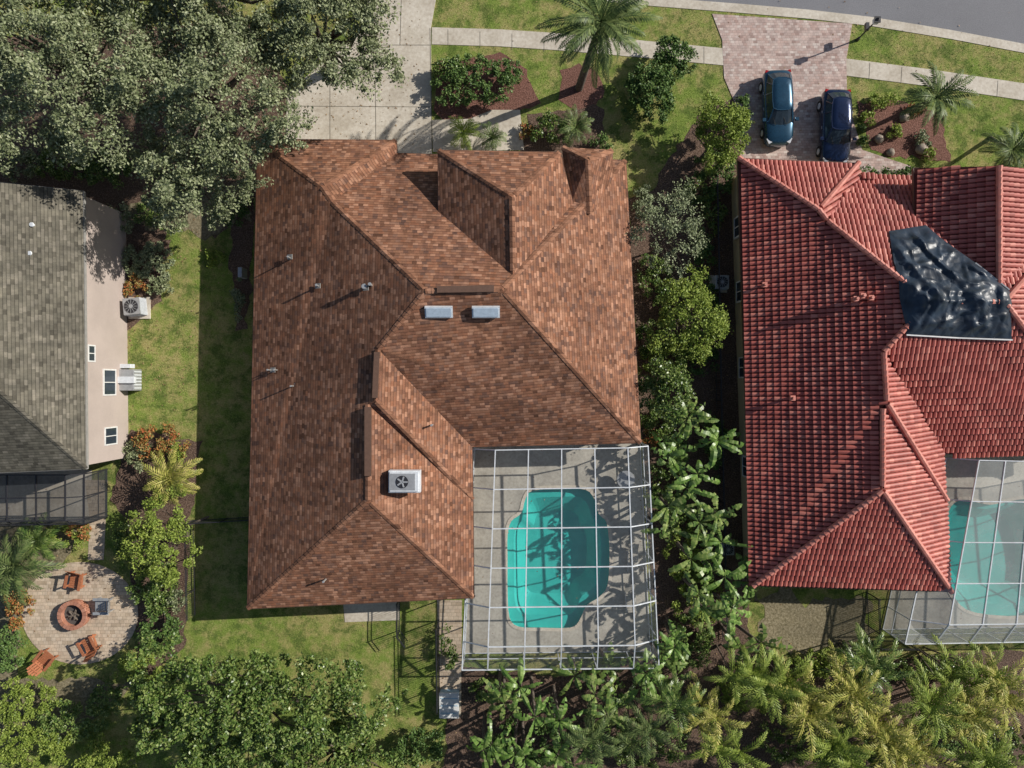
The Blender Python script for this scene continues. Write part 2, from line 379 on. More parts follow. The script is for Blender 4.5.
# ------------------------------------------------------------ houses
def newell(ps):
    n=Vector((0,0,0))
    for i,a in enumerate(ps):
        b=ps[(i+1)%len(ps)]; n+=Vector(((a.y-b.y)*(a.z+b.z),(a.z-b.z)*(a.x+b.x),(a.x-b.x)*(a.y+b.y)))
    return n.normalized()
def inset(loop,d):
    n=len(loop); area=sum(loop[i][0]*loop[(i+1)%n][1]-loop[(i+1)%n][0]*loop[i][1] for i in range(n)); sg=1 if area>0 else -1
    out=[]
    for i in range(n):
        a=Vector(loop[i-1][:2]);b=Vector(loop[i][:2]);c=Vector(loop[(i+1)%n][:2])
        t1=(b-a).normalized();t2=(c-b).normalized();n1=Vector((-t1.y,t1.x))*sg;n2=Vector((-t2.y,t2.x))*sg
        den=1+n1.dot(n2); out.append(b+(n1+n2)*d/max(.3,den))
    return out
def window(mb,c,ax,w,h,mf=0,mg=1):
    sx=(lambda a,b,c:(c,a,b)) if ax=='x' else (lambda a,b,c:(a,c,b))
    mb.box(c,sx(w,h,.10),mg)
    for o in(-1,1):
        mb.box(Vector(c)+Vector(sx(o*w/2,0,0)),sx(.08,h+.08,.16),mf); mb.box(Vector(c)+Vector(sx(0,o*h/2,0)),sx(w-.08,.08,.155),mf)
    mb.box(c,sx(.05,h-.08,.14),mf)
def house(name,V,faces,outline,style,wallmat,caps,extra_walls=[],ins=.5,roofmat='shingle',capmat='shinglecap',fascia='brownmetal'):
    W={k:P(*v) for k,v in V.items()}
    cen=sum((W[k] for k in outline),Vector())/len(outline); e=empty(name,(cen.x,cen.y,0))
    mb=MB(); uvs=[]; allv=[];allt=[]
    tmb=MB()
    for f in faces:
        ps=[W[k] for k in f]; n=newell(ps)
        if n.z<0: ps=ps[::-1]; n=-n
        u=Vector((0,0,1)).cross(n).normalized(); v=n.cross(u)
        tr=tessellate_polygon([[Vector((p.x,p.y,0)) for p in ps]])
        fs=[]
        for t in tr:
            a,b,c=[ps[i] for i in t]
            if (b-a).cross(c-a).z<0: t=(t[0],t[2],t[1])
            fs.append(tuple(t))
        mb.add(ps,fs,0)
        for t in fs:
            for i in t: uvs.append((ps[i].dot(u),ps[i].dot(v)))
        o=len(allv); allv+=ps; allt+=[tuple(i+o for i in t) for t in fs]
        if style=='tile':
            bv=BVHTree.FromPolygons([tuple(p) for p in ps],fs)
            U=[p.dot(u) for p in ps];Vv=[p.dot(v) for p in ps]; du,dv=.27,.40
            poly=[(a,b) for a,b in zip(U,Vv)]
            o3=ps[0]-u*U[0]-v*Vv[0]
            gu,gv=np.meshgrid(np.arange(min(U),max(U),du),np.arange(min(Vv),max(Vv),dv)); gu=gu.ravel();gv=gv.ravel()
            ok=pip(gu,gv,poly)
            for a,b in zip(gu[ok],gv[ok]):
                lo=o3+u*a+v*(b-dv*.56); hi=o3+u*a+v*(b+dv*.5); mid=(lo+hi)/2
                h=bv.ray_cast(Vector((mid.x,mid.y,30)),Vector((0,0,-1)))
                off=(h[0]-mid) if h[0] else Vector((0,0,0))
                off.z+=random.uniform(-.01,.01)
                vs=[]
                for p,r,l in((lo,.128,.06),(hi,.105,.0)):
                    for i in range(5):
                        th=math.pi*i/4; vs.append(p+off+u*(r*math.cos(th))+n*(r*.75*math.sin(th)+l))
                tmb.add(vs,[(i,i+5,i+6,i+1) for i in range(4)]+[(0,1,2,3,4)],0,False)
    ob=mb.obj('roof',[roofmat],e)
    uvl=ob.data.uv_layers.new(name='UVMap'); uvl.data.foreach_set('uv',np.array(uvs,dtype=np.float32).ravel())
    if style=='tile': tmb.obj('roof_tiles',['tile'],e)
    cm=MB()
    for a,b in caps:
        A,B=W[a],W[b]; d=B-A; L=d.length; st=.32; n=int(L/st); t=d/L; s=t.cross(Vector((0,0,1))).normalized()
        if A.z>B.z: A,B=B,A; t=-t
        for i in range(n):
            p=A+t*(i*st+.02); q=A+t*(i*st+st*1.1)
            if style=='tile':
                cm.cyl(p+Vector((0,0,.10)),q+Vector((0,0,.07)),.17,.14,8,0,True,False)
            else:
                w=.15; vs=[]
                for x,l in((p,.035),(q,.02)):
                    vs+=[x+s*w+Vector((0,0,l-.05)),x+Vector((0,0,l)),x-s*w+Vector((0,0,l-.05))]
                cm.add(vs,[(0,3,4,1),(1,4,5,2),(0,1,2)],0)
    cap=cm.obj('ridge_caps',[capmat],e)
    if style!='tile':
        uvl=cap.data.uv_layers.new(name='UVMap'); c=[]
        for l in cap.data.loops:
            p=cap.data.vertices[l.vertex_index].co; c+= [p.x*.8+p.y*.3,p.y*.8]
        uvl.data.foreach_set('uv',np.array(c,dtype=np.float32))
    wm=MB(); fm=MB()
    for ol,zb in [(outline,None)]+extra_walls:
        L=[W[k] for k in ol]; n=len(L)
        ins_=inset(L,ins)
        for i in range(n):
            a,b=ins_[i],ins_[(i+1)%n]; za=L[i].z-.06; zc=L[(i+1)%n].z-.06
            wm.add([(a.x,a.y,0),(b.x,b.y,0),(b.x,b.y,zc),(a.x,a.y,za)],[(0,1,2,3)],0)
            p,q=L[i],L[(i+1)%n]; fm.beam(p-Vector((0,0,.12)),q-Vector((0,0,.12)),.05,.19,0)
        tr=tessellate_polygon([[Vector((p.x,p.y,0)) for p in L]])
        fm.add([Vector((p.x,p.y,p.z-.19)) for p in L],[tuple(t) for t in tr],1)
    wm.obj('walls',[wallmat],e); fm.obj('fascia_and_soffit',[fascia,'white'],e)
    HARD.append([(p.x,p.y) for p in inset([W[k] for k in outline],.45)])
    return e,W,(allv,allt)
V1=dict(A=(257,139,2.9),B=(396,140,2.9),B2=(397,153,2.9),D=(626,160,2.9),E=(641,443,2.9),F=(472,447,2.9),Sx=(473,500,2.9),G=(474,598,2.9),I=(247,609,2.9),
 J=(322,187,4.75),K=(332,202,4.9),L=(425,291,7.3),M=(502,289,7.3),N=(378,349,6.3),O=(375,400,6.3),Q=(368,404,6.05),R=(368,500,6.05),
 g1=(438,150,5.1),g2=(560,152,5.0),g3=(512,197,6.9),g4=(513,276,6.9),g5=(438,226,5.0),g6=(578,222,4.3),
 s1=(562,147,4.2),s2=(613,150,3.9),s3=(588,160,5.0),s4=(590,214,4.5),s5=(568,212,4.3),s6=(612,200,3.2))
caps1=[('A','J'),('J','B'),('J','K'),('K','L'),('L','M'),('M','E'),('M','D'),('L','N'),('N','O'),('O','Sx'),('Q','R'),('R','I'),('R','G'),('g1','g3'),('g3','g2'),('g3','g4'),('s3','s4'),('s1','s3'),('s3','s2')]
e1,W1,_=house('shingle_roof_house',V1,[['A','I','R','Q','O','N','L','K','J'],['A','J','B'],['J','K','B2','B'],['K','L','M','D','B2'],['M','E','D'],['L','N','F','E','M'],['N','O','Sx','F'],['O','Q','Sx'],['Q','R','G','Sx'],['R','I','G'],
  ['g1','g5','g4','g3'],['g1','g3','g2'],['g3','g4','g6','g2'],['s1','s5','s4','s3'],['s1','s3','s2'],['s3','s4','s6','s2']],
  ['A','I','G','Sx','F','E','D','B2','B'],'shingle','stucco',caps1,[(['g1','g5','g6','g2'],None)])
V2=dict(A=(738,158,2.9),B=(858,163,2.9),B2=(860,178,2.9),D=(1107,182,2.9),E=(1120,455,2.9),F=(944,454,2.9),Sx=(946,500,2.9),G=(951,592,2.9),I=(752,586,2.9),
 J=(818,210,4.65),K=(827,221,4.8),L=(928,302,7.0),M=(1003,302,7.0),N=(883,352,6.1),O=(886,402,6.15),Q=(882,408,5.95),R=(882,490,5.95),
 g1=(914,168,4.5),g2=(1075,172,4.5),g3=(998,166,6.4),g4=(998,290,6.5),g5=(916,240,4.5),g6=(1075,240,4.5))
caps2=[('A','J'),('J','B'),('J','K'),('K','L'),('L','M'),('M','E'),('M','D'),('L','N'),('N','O'),('O','Sx'),('Q','R'),('R','I'),('R','G'),('g3','g4')]
e2,W2,roof2=house('tile_roof_house',V2,[['A','I','R','Q','O','N','L','K','J'],['A','J','B'],['J','K','B2','B'],['K','L','M','D','B2'],['M','E','D'],['L','N','F','E','M'],['N','O','Sx','F'],['O','Q','Sx'],['Q','R','G','Sx'],['R','I','G'],
  ['g1','g5','g4','g3'],['g3','g4','g6','g2']],
  ['A','I','G','Sx','F','E','D','B2','B'],'tile','yellow',caps2,[(['g1','g5','g6','g2'],None)],roofmat='tilebase',capmat='tilecap',fascia='brownmetal')
gm=MB(); a,b,c=W2['g1'],W2['g2'],W2['g3']; gm.add([a+Vector((.3,-.3,-.1)),b+Vector((-.3,-.3,-.1)),c+Vector((0,-.3,-.1))],[(0,1,2)],0); gm.obj('gable_wall',['yellow'],e2)
V3=dict(a=(-170,165,4.6),b=(83,191,4.6),c=(86,469,4.6),d=(-170,480,4.6),r1=(-45,178,8.0),r2=(-40,358,8.0))
e3,W3,_=house('grey_roof_house',V3,[['b','r1','r2','c'],['r1','a','d','r2'],['r2','d','c']],['a','d','c','b'],'shingle','stuccop',[('r1','r2'),('r2','c'),('r2','d')],[],.18,'grey','grey','greytrim')
gm=MB(); gm.add([W3['a']+Vector((0,-.4,-.1)),W3['b']+Vector((0,-.4,-.1)),W3['r1']+Vector((0,-.4,-.1))],[(0,1,2)],0); gm.obj('gable_wall',['stuccop'],e3)
wn=MB(); xw=W3['b'].x-.18
window(wn,(xw+.06,1.75,3.7),'x',.9,.6); window(wn,(xw+.10,.1,2.0),'x',1.5,1.2)
window(wn,(xw+.12,-3.1,1.9),'x',1.0,1.2); wn.obj('windows',['white','glass'],e3)
wn=MB(); xl=W2['A'].x+.5
for y in (9.5,5.6,1.0,-5): window(wn,(xl-.02+ (10-y)*.035,y,1.5),'x',1.2,1.3)
wn.obj('windows',['white','glass'],e2)
wn=MB()
yt=W1['A'].y-.5; wn.box((W1['A'].x+4.1,yt+.03,1.15),(5.0,.1,2.3),0)
for i in range(1,4): wn.box((W1['A'].x+4.1,yt+.085,i*.57),(4.9,.03,.03),2)
for y in (8,2,-4,-10): window(wn,(W1['A'].x+.42-(10-y)*.02,y,1.5),'x',1.2,1.3)
window(wn,(-11,W1['I'].y+.5,1.4),'y',2.0,1.8); window(wn,(-4.6,W1['I'].y+.62,1.4),'y',1.4,1.4)
window(wn,(1.0,W1['D'].y-.42,1.5),'y',1.4,2.0)
wn.obj('garage_door_and_windows',['white','glass','grayeq'],e1)

rd=MB()
for px in (439,486):
    p=P(px,312,6.85); sl=Matrix.Rotation(math.atan(.54),3,'X')
    rd.box(p+Vector((0,0,.08)),(1.45,.62,.16),0,sl); rd.box(p+Vector((0,-.04,.16)),(1.3,.48,.05),1,sl)
for (x,y,z,r,h) in [(371,285,6.15,.07,.35),(365,287,6.1,.11,.25),(290,258,4.2,.04,.4),(318,286,4.8,.05,.35),(270,370,3.75,.04,.4),(276,370,3.8,.04,.35),(293,386,4.1,.04,.4),(325,580,3.9,.05,.35),(432,425,4.7,.05,.3)]:
    p=P(x,y,z); rd.cyl(p-Vector((0,0,.3)),p+Vector((0,0,h)),r,r,10,3); rd.cyl(p+Vector((0,0,h)),p+Vector((0,0,h+.05)),r*1.4,r*1.2,10,2)
for x,y,z in [(290,257,4.1),(318,286,4.7),(273,370,3.65),(295,386,4.0),(366,288,6.05)]:
    p=P(x,y,z); rd.box(p+Vector((0,0,.03)),(.34,.28,.04),3,Matrix.Rotation(-.4,3,'Y'))
rd.obj('vents_and_skylights',['alu','skylight','grayeq','greytrim'],e1)
rv=MB()
rv.beam(P(437,289.5,7.36),P(494,288.5,7.36),.34,.09,0); rv.beam(P(368,407,6.14),P(368,476,6.14),.36,.1,0)
a,b=P(377,352,6.38),P(375,398,6.38); rv.beam(a,b,.3,.08,0)
rv.obj('ridge_vents',['brownmetal'],e1)
ac=MB(); c=P(405,481,5.7)
ac.box(c+Vector((0,0,.0)),(1.7,1.2,.5),0); ac.box(c+Vector((0,0,.30)),(1.55,1.05,.12),0); ac.box(c+Vector((-.1,0,.37)),(1.4,.9,.02),1)
ac.cyl(c+Vector((-.1,0,.375)),c+Vector((-.1,0,.40)),.34,.34,20,2)
for i in range(5):
    t=i*1.2566; ac.box(c+Vector((-.1+.16*math.cos(t),.16*math.sin(t),.42)),(.28,.09,.02),1,Matrix.Rotation(t,3,'Z'))
for k in (-.5,.5): ac.box(c+Vector((k,0,-.4)),(.12,1.0,.5),1)
ac.obj('rooftop_fan_unit',['alu','grayeq','dark'],e1,bevel=.03)
dp=MB()
for y in (-12.6,7.5): 
    x=W1['A'].x-.02-(10-y)*.025; dp.beam((x+.1,y,2.75),(x+.45,y,2.4),.09,.09,0); dp.beam((x+.45,y,2.4),(x+.45,y,.1),.09,.09,0)
dp.obj('downspouts',['alu'],e1)
rd=MB()
for x,y,z in [(42,228,5.3),(40,256,5.3),(33,243,5.4)]:
    p=P(x,y,z); rd.cyl(p-Vector((0,0,.3)),p+Vector((0,0,.8)),.08,.08,10,0); rd.cyl(p+Vector((0,0,.8)),p+Vector((0,0,.86)),.13,.11,10,0)
rd.obj('roof_vents',['alu'],e3)
rd=MB()
for x,y,z in [(862,296,5.9),(855,299,5.8),(764,285,3.8),(870,298,6.0),(792,398,4.3)]:
    p=P(x,y,z); rd.cyl(p-Vector((0,0,.3)),p+Vector((0,0,.35)),.08,.08,10,0); rd.box(p+Vector((0,0,.1)),(.28,.28,.12),0)
rd.obj('roof_vents',['tilecap'],e2)

# tarp draped over the roof: straight-edged sheet, sharp creases
bv=BVHTree.FromPolygons([tuple(p) for p in roof2[0]],roof2[1])
def rz(x,y):
    h=bv.ray_cast(Vector((x,y,30)),Vector((0,0,-1))); return h[0].z if h[0] else 5
def onroof(px,py):
    z=6
    for _ in range(6): p=P(px,py,z+.2); z=rz(p.x,p.y)
    return P(px,py,z+.2)
corners=[(889,231),(926,225),(941,238),(975,263),(1009,290),(1011,315),(1012,340),(958,338),(906,335),(900,300),(894,262)]
tpl=[(onroof(*c).x,onroof(*c).y) for c in corners]
xs=[p[0] for p in tpl];ys=[p[1] for p in tpl]; cx=sum(xs)/len(xs)-.2; cy=sum(ys)/len(ys)
# radial rings scaled toward the centre keep the hem perfectly on the outline
hem=[]
for i in range(len(tpl)):
    a,b=Vector(tpl[i]),Vector(tpl[(i+1)%len(tpl)]); n=max(2,int((b-a).length/.14))
    for j in range(n): hem.append(a.lerp(b,j/n))
R_=30; N_=len(hem); tv=[];C0=Vector((cx,cy))
def avgz(x,y): return max(sum(rz(x+a,y+b) for a,b in((0,0),(.35,0),(-.35,0),(0,.35),(0,-.35)))/5, rz(x,y)+.02)
for r in range(R_):
    s=1-r/R_
    for h in hem:
        p=C0+(h-C0)*s; x,y=p; e=min(1,(1-s)*5)
        w1=mn.noise(Vector((x*.55+y*.2,y*.18,3))); w2=mn.noise(Vector((x*1.5-y*.5,y*.55+x*.3,8))); w3=mn.noise(Vector((x*.5+y*.9,y*.9-x*.4,15)))
        f=.22*max(0,1-abs(w1)*5)+.10*max(0,1-abs(w2)*4)+.14*max(0,1-abs(w3)*5)
        tv.append((x,y,avgz(x,y)+.17+(.05+f)*e+.03*mn.noise(Vector((x*3,y*3,1)))))
tv.append((C0.x,C0.y,avgz(C0.x,C0.y)+.25))
tf=[(r*N_+i,r*N_+(i+1)%N_,(r+1)*N_+(i+1)%N_,(r+1)*N_+i) for r in range(R_-1) for i in range(N_)]+[((R_-1)*N_+i,(R_-1)*N_+(i+1)%N_,R_*N_) for i in range(N_)]
tm=MB(); tm.add(tv,tf,0,True); tm.obj('roof_tarp',['tarp'],e2)
tb=MB()
for a,b in ((6,7),(7,8),(3,4)):
    p,q=Vector(tpl[a]),Vector(tpl[b]); 
    p3=Vector((*p,rz(*p)+.24)); q3=Vector((*q,rz(*q)+.24)); tb.beam(p3,q3,.07,.04)
tb.obj('tarp_battens',['grayeq'],e2)

# ------------------------------------------------------------ pool cages
def cage(name,corners,z0,z1,nu,nv,fmat,smat,ins=.13,w=.07,deck=None,pool=None):
    c=[P(a,b,z0) for a,b in corners]
    cen=sum(c,Vector())/4; e=empty(name,(cen.x,cen.y,0))
    def pt(u,v):
        p=c[0].lerp(c[1],u).lerp(c[3].lerp(c[2],u),v)
        d=min(u/ins,(1-u)/ins,(1-v)/ins, 1.0)
        return Vector((p.x,p.y,z0+(z1-z0)*max(0,d)))
    us=sorted(set([0,ins]+[ins+(1-2*ins)*i/(nu-2) for i in range(1,nu-2)]+[1-ins,1])); vs=sorted(set([0]+[(1-ins)*i/(nv-1) for i in range(1,nv-1)]+[1-ins,1]))
    fb=MB(); sb=MB()
    for u in us:
        for a,b in zip(vs[:-1],vs[1:]): fb.beam(pt(u,a),pt(u,b),w,w*1.6)
    for v in vs:
        for a,b in zip(us[:-1],us[1:]): fb.beam(pt(a,v)+Vector((0,0,.004)),pt(b,v)+Vector((0,0,.004)),w*.9,w*1.5)
    for a,b in zip(us[:-1],us[1:]):
        for g,h in zip(vs[:-1],vs[1:]):
            sb.add([pt(a,g),pt(b,g),pt(b,h),pt(a,h)],[(0,3,2,1)],0)
    per=[(0,v) for v in vs]+[(u,1) for u in us[1:]]+[(1,v) for v in reversed(vs[:-1])]
    for i,(u,v) in enumerate(per):
        p=pt(u,v); fb.beam(p,(p.x,p.y,.03),w,w)
        if i:
            q=pt(*per[i-1])
            for z in(.1,1.0): fb.beam((p.x,p.y,z),(q.x,q.y,z),w*.7,w*.7)
            sb.add([(p.x,p.y,.05),(q.x,q.y,.05),q,p],[(0,1,2,3)],0)
    fb.obj('frame',[fmat],e); sb.obj('screen',[smat],e)
    if deck:
        sheet('pool_deck',[(p.x,p.y) for p in c],.04,'deck',px=False,thick=.04,holes=[pool] if pool else None)
cage('pool_cage',[(473,449),(648,446),(659,668),(462,670)],2.6,3.5,6,6,'alu','screen',deck=True,pool=pool1,w=.06)
cage('pool_cage',[(946,458),(1120,462),(1135,640),(905,644)],2.5,3.4,7,5,'alu','screenw',deck=True,pool=pool2,w=.055)
cage('screen_porch',[(-60,474),(84,474),(84,524),(-60,526)],2.4,2.8,6,3,'dark','screend',ins=.1,w=.06)
sheet('porch_floor',[(-60,470),(92,470),(92,524),(-60,524)],.02,'concrete')

# ------------------------------------------------------------ fences
def fence(pts,h=1.3,mat='dark',name='metal_fence'):
    mb=MB()
    for a,b in zip(pts[:-1],pts[1:]):
        a=P(*a);b=P(*b);L=(b-a).length;n=max(1,int(L/.13))
        for z in(.15,h-.15,h): mb.beam(a+Vector((0,0,z)),b+Vector((0,0,z)),.035,.03)
        for i in range(n+1):
            p=a.lerp(b,i/n); w=.06 if i%16==0 else .018; mb.beam(p,p+Vector((0,0,h+(.05 if i%16==0 else 0))),w,w)
    mb.obj(name,[mat])
fence([(194,522),(196,614)]); fence([(194,520),(262,516)])
fence([(400,598),(400,630),(408,640)]); fence([(439,620),(440,700)],1.8); fence([(712,180),(716,400),(722,640)],1.2)
fence([(866,592),(868,640),(905,640)],1.6)

def acunit(px,py,rot=0,s=.8,h=.8):
    mb=MB(); c=P(px,py); R=Matrix.Rotation(rot,3,'Z')
    mb.box(c+Vector((0,0,.05)),(s*1.35,s*1.35,.1),3)
    mb.box(c+Vector((0,0,.1+h/2)),(s,s,h),0,R)
    for i in range(9):
        mb.box(c+Vector((0,0,.16+i*h/10)),(s*1.03,s*1.03,.02),1,R)
    mb.cyl(c+Vector((0,0,.1+h)),c+Vector((0,0,.13+h)),s*.42,s*.42,20,2)
    for i in range(6): mb.box(c+Vector((0,0,.15+h)),(s*.84,.02,.015),0,Matrix.Rotation(i*math.pi/6,3,'Z'))
    mb.cyl(c+Vector((0,0,.13+h)),c+Vector((0,0,.17+h)),s*.12,s*.12,10,0)
    mb.obj('air_conditioner',['grayeq','alu','dark','concrete'],bevel=0)
acunit(140,308,.1,1.0,.9); acunit(718,284,0); acunit(724,546,0,.7)
mb=MB(); c=P(134,380); mb.box(c+Vector((0,0,.5)),(1.0,1.3,.9),0); mb.box(c+Vector((.1,0,1.0)),(1.05,.4,.25),1)
for i in range(6): mb.box(c+Vector((.52,-.5+i*.2,.5)),(.03,.08,.8),1)
mb.box(c+Vector((-.1,.85,.6)),(.7,.25,.5),1); mb.obj('pool_heater',['grayeq','alu'],bevel=.03)
mb=MB(); c=P(247,275); mb.box(c+Vector((0,0,.7)),(.25,.6,.9),0); mb.beam(c+Vector((0,0,.3)),c+Vector((0,0,-.0)),.06,.06); mb.obj('utility_meter',['grayeq'],bevel=.02)

# ------------------------------------------------------------ fire pit, chairs
mb=MB(); c=P(77,613); n=22
for lv in range(4):
    for i in range(n):
        t=2*math.pi*(i+.5*(lv%2))/n; mb.box(c+Vector((.78*math.cos(t),.78*math.sin(t),.03+.07+lv*.125)),(.24,.205,.115),0,Matrix.Rotation(t,3,'Z'))
mb.cyl(c+Vector((0,0,.0)),c+Vector((0,0,.2)),.68,.68,20,1)
for i in range(5): 
    t=i*1.3; mb.cyl(c+Vector((.4*math.cos(t),.4*math.sin(t),.24)),c+Vector((-.35*math.cos(t+.4),-.3*math.sin(t+.4),.34)),.06,.05,7,2)
mb.obj('fire_pit',['firebrick','ash','bark'])
def chair(px,py,face,mat='wood'):
    mb=MB(); c=P(px,py,.03); R=Matrix.Rotation(face,3,'Z')@Matrix.Scale(1.2,3)
    def B(p,s,r=None): 
        mb.box(c+R@Vector(p),s,0,R@(r if r else Matrix.Identity(3)))
    for i in range(6): B((-.2+i*.115,0,.36-(.35-i*.07)*.1+.02),(.10,.56,.025))
    back=Matrix.Rotation(math.radians(-24),3,'Y')
    for i in range(5):
        y=(i-2)*.115; hgt=.82-.05*abs(i-2)**1.5
        B((-.28-hgt*.2,y*1.15,.3+hgt*.46),(.025,.105,hgt),back)
    B((-.34,0,.5),(.04,.6,.08),back); B((-.47,0,.8),(.04,.5,.06),back)
    for s in(-1,1):
        B((.05,s*.36,.58),(.78,.14,.028)); B((.34,s*.31,.30),(.09,.035,.56)); B((-.3,s*.31,.3),(.08,.035,.56))
        B((.02,s*.29,.28),(.85,.03,.12),Matrix.Rotation(math.radians(12),3,'Y'))
    mb.obj('adirondack_chair',[mat])
chair(80,578,-math.pi/2-.2); chair(108,603,math.pi,'grayeq'); chair(94,643,math.pi/2+.5); chair(50,657,.9)
def lounger(px,py,rot):
    mb=MB(); c=P(px,py,.04); R=Matrix.Rotation(rot,3,'Z')
    for s in(-1,1):
        mb.box(c+R@Vector((0,s*.3,.3)),(1.3,.04,.05),0,R)
        for x in(-.6,.55): mb.box(c+R@Vector((x,s*.3,.15)),(.04,.04,.3),0,R)
    for i in range(9): mb.box(c+R@Vector((-.6+i*.145,0,.33)),(.12,.6,.03),1,R)
    bk=R@Matrix.Rotation(math.radians(-40),3,'Y')
    for i in range(5): mb.box(c+R@Vector((.68+i*.11,0,.38+i*.09)),(.12,.6,.03),1,bk)
    mb.obj('sun_lounger',['alu','deck'])
lounger(632,560,math.pi/2); lounger(630,600,math.pi/2+.1)
mb=MB(); c=P(624,478,.04); mb.cyl(c+Vector((0,0,.7)),c+Vector((0,0,.73)),.55,.55,20,0); mb.cyl(c,c+Vector((0,0,.7)),.05,.05,8,1); mb.cyl(c,c+Vector((0,0,.04)),.3,.3,14,1); mb.obj('patio_table',['grayeq','dark'])
for x,y,s in [(903,118,.35),(878,140,.3),(920,150,.4),(890,153,.28)]:
    mb=MB(); c=P(x,y,0); n=8
    rings=[]
    for j in range(5):
        ph=math.pi*j/4; rings.append([c+Vector((s*math.sin(ph)*math.cos(2*math.pi*i/n)*random.uniform(.75,1.2),s*math.sin(ph)*math.sin(2*math.pi*i/n)*random.uniform(.75,1.2),s*.35+s*.7*math.cos(ph))) for i in range(n)])
    vs=[p for r in rings for p in r]; mb.add(vs,[(j*n+i,(j+1)*n+i,(j+1)*n+(i+1)%n,j*n+(i+1)%n) for j in range(4) for i in range(n)],0,True); mb.obj('boulder',['rock'])
mb=MB(); c=P(857,40); mb.cyl(c,c+Vector((0,0,.3)),.12,.08,10,0); mb.cyl(c,c+Vector((0,0,2.1)),.05,.04,8,0)
mb.box(c+Vector((0,0,2.25)),(.28,.28,.3),1); mb.box(c+Vector((0,0,2.42)),(.36,.36,.06),0); mb.cyl(c+Vector((0,0,2.44)),c+Vector((0,0,2.6)),.12,.01,8,0); mb.box(c+Vector((.0,.2,1.2)),(.2,.45,.22),0)
mb.obj('street_lamp',['dark','lamp'])

# ------------------------------------------------------------ cars
def car(px,py,heading,paint):
    c=P(px,py,.036); R=Matrix.Rotation(heading,3,'Z'); e=empty('parked_car',c)
    def T(v): return c+R@Vector(v)
    mb=MB()
    st=[(-2.30,.60,.72,.68),(-2.22,.80,.93,.85),(-1.95,.88,1.0,.93),(-1.4,.915,1.0,.96),(-.6,.925,.99,.95),(.2,.925,.98,.94),(.9,.92,.98,.91),(1.35,.91,.95,.86),(1.8,.88,.88,.79),(2.12,.80,.77,.69),(2.3,.58,.62,.56)]
    prof=[]
    for x,w,zt,zs in st:
        h=[(0,zt),(.5*w,zt-.008),(.82*w,zs+.015),(.96*w,zs-.07),(w,zs-.25),(w*.985,.42),(w*.93,.22)]
        prof.append([(x,y,z) for y,z in h[::-1]]+[(x,-y,z) for y,z in h[1:]])
    n=len(prof[0]); vs=[T(p) for r in prof for p in r]
    fs=[(j*n+i,(j+1)*n+i,(j+1)*n+i+1,j*n+i+1) for j in range(len(st)-1) for i in range(n-1)]
    fs+=[tuple(range(n)),tuple(range((len(st)-1)*n,len(st)*n))[::-1]]
    mb.add(vs,fs,0,True); ob=mb.obj('body',[paint],e); s=ob.modifiers.new('s','SUBSURF'); s.levels=2; s.render_levels=2
    g=MB()
    half_b=[(1.22,0),(1.16,.42),(.98,.74),(.2,.82),(-.7,.82),(-1.45,.77),(-1.95,.66),(-2.05,.35),(-2.07,0)]
    half_t=[(.42,0),(.40,.34),(.30,.56),(-.1,.60),(-.65,.60),(-1.1,.57),(-1.42,.52),(-1.52,.28),(-1.54,0)]
    def ring(h,z,s=1.0,cx=0): 
        a=[(cx+(x-cx)*s,y*s,z) for x,y in h]; return a+[(x,-y,z) for x,y,z in a[-2:0:-1]]
    rb=ring(half_b,.93); rt=ring(half_t,1.40); r2=ring(half_t,1.455,.9,-.55); r3=ring(half_t,1.485,.55,-.55); m=len(rb)
    g.add([T(p) for p in rb+rt],[(i,(i+1)%m,(i+1)%m+m,i+m) for i in range(m)],1,False)
    g.add([T(p) for p in rt+r2+r3],[(i,(i+1)%m,(i+1)%m+m,i+m) for i in range(m)]+[(i+m,(i+1)%m+m,(i+1)%m+2*m,i+2*m) for i in range(m)]+[tuple(range(2*m,3*m))],0,True)
    for i in (2,4,5,6,m-2,m-4,m-5,m-6): g.beam(T(rb[i]),T(rt[i]),.07,.06,0)
    for i in range(m): g.beam(T(rt[i]),T(rt[(i+1)%m]),.06,.05,0)
    for s in(-1,1):
        g.box(T((.85,s*1.0,.98)),(.2,.2,.14),0,R); g.box(T((2.02,s*.62,.68)),(.34,.22,.1),3,R@Matrix.Rotation(s*-.45,3,'Z')); g.box(T((-2.16,s*.68,.80)),(.16,.2,.12),4,R@Matrix.Rotation(s*.3,3,'Z'))
        for x in(1.42,-1.4):
            g.cyl(T((x,s*.70,.33)),T((x,s*.925,.33)),.33,.33,20,2); g.cyl(T((x,s*.92,.33)),T((x,s*.94,.33)),.2,.18,14,3)
        for x in (.1,-.85): g.box(T((x,s*.935,.8)),(.16,.02,.03),3,R)
    g.box(T((2.2,0,.45)),(.12,1.1,.16),2,R); g.box(T((-2.27,0,.6)),(.04,.5,.14),3,R); g.box(T((0,0,.2)),(4.1,1.5,.16),2,R)
    g.beam(T((1.2,.35,.985)),T((.75,.1,1.19)),.02,.02,2); g.beam(T((1.2,-.3,.985)),T((.8,-.5,1.15)),.02,.02,2)
    g.obj('cabin_wheels_lights',[paint,'glass','black','lamp','red'],e)
car(774,112,-math.pi/2+.03,'paint1'); car(831,131,-math.pi/2-.02,'paint2')

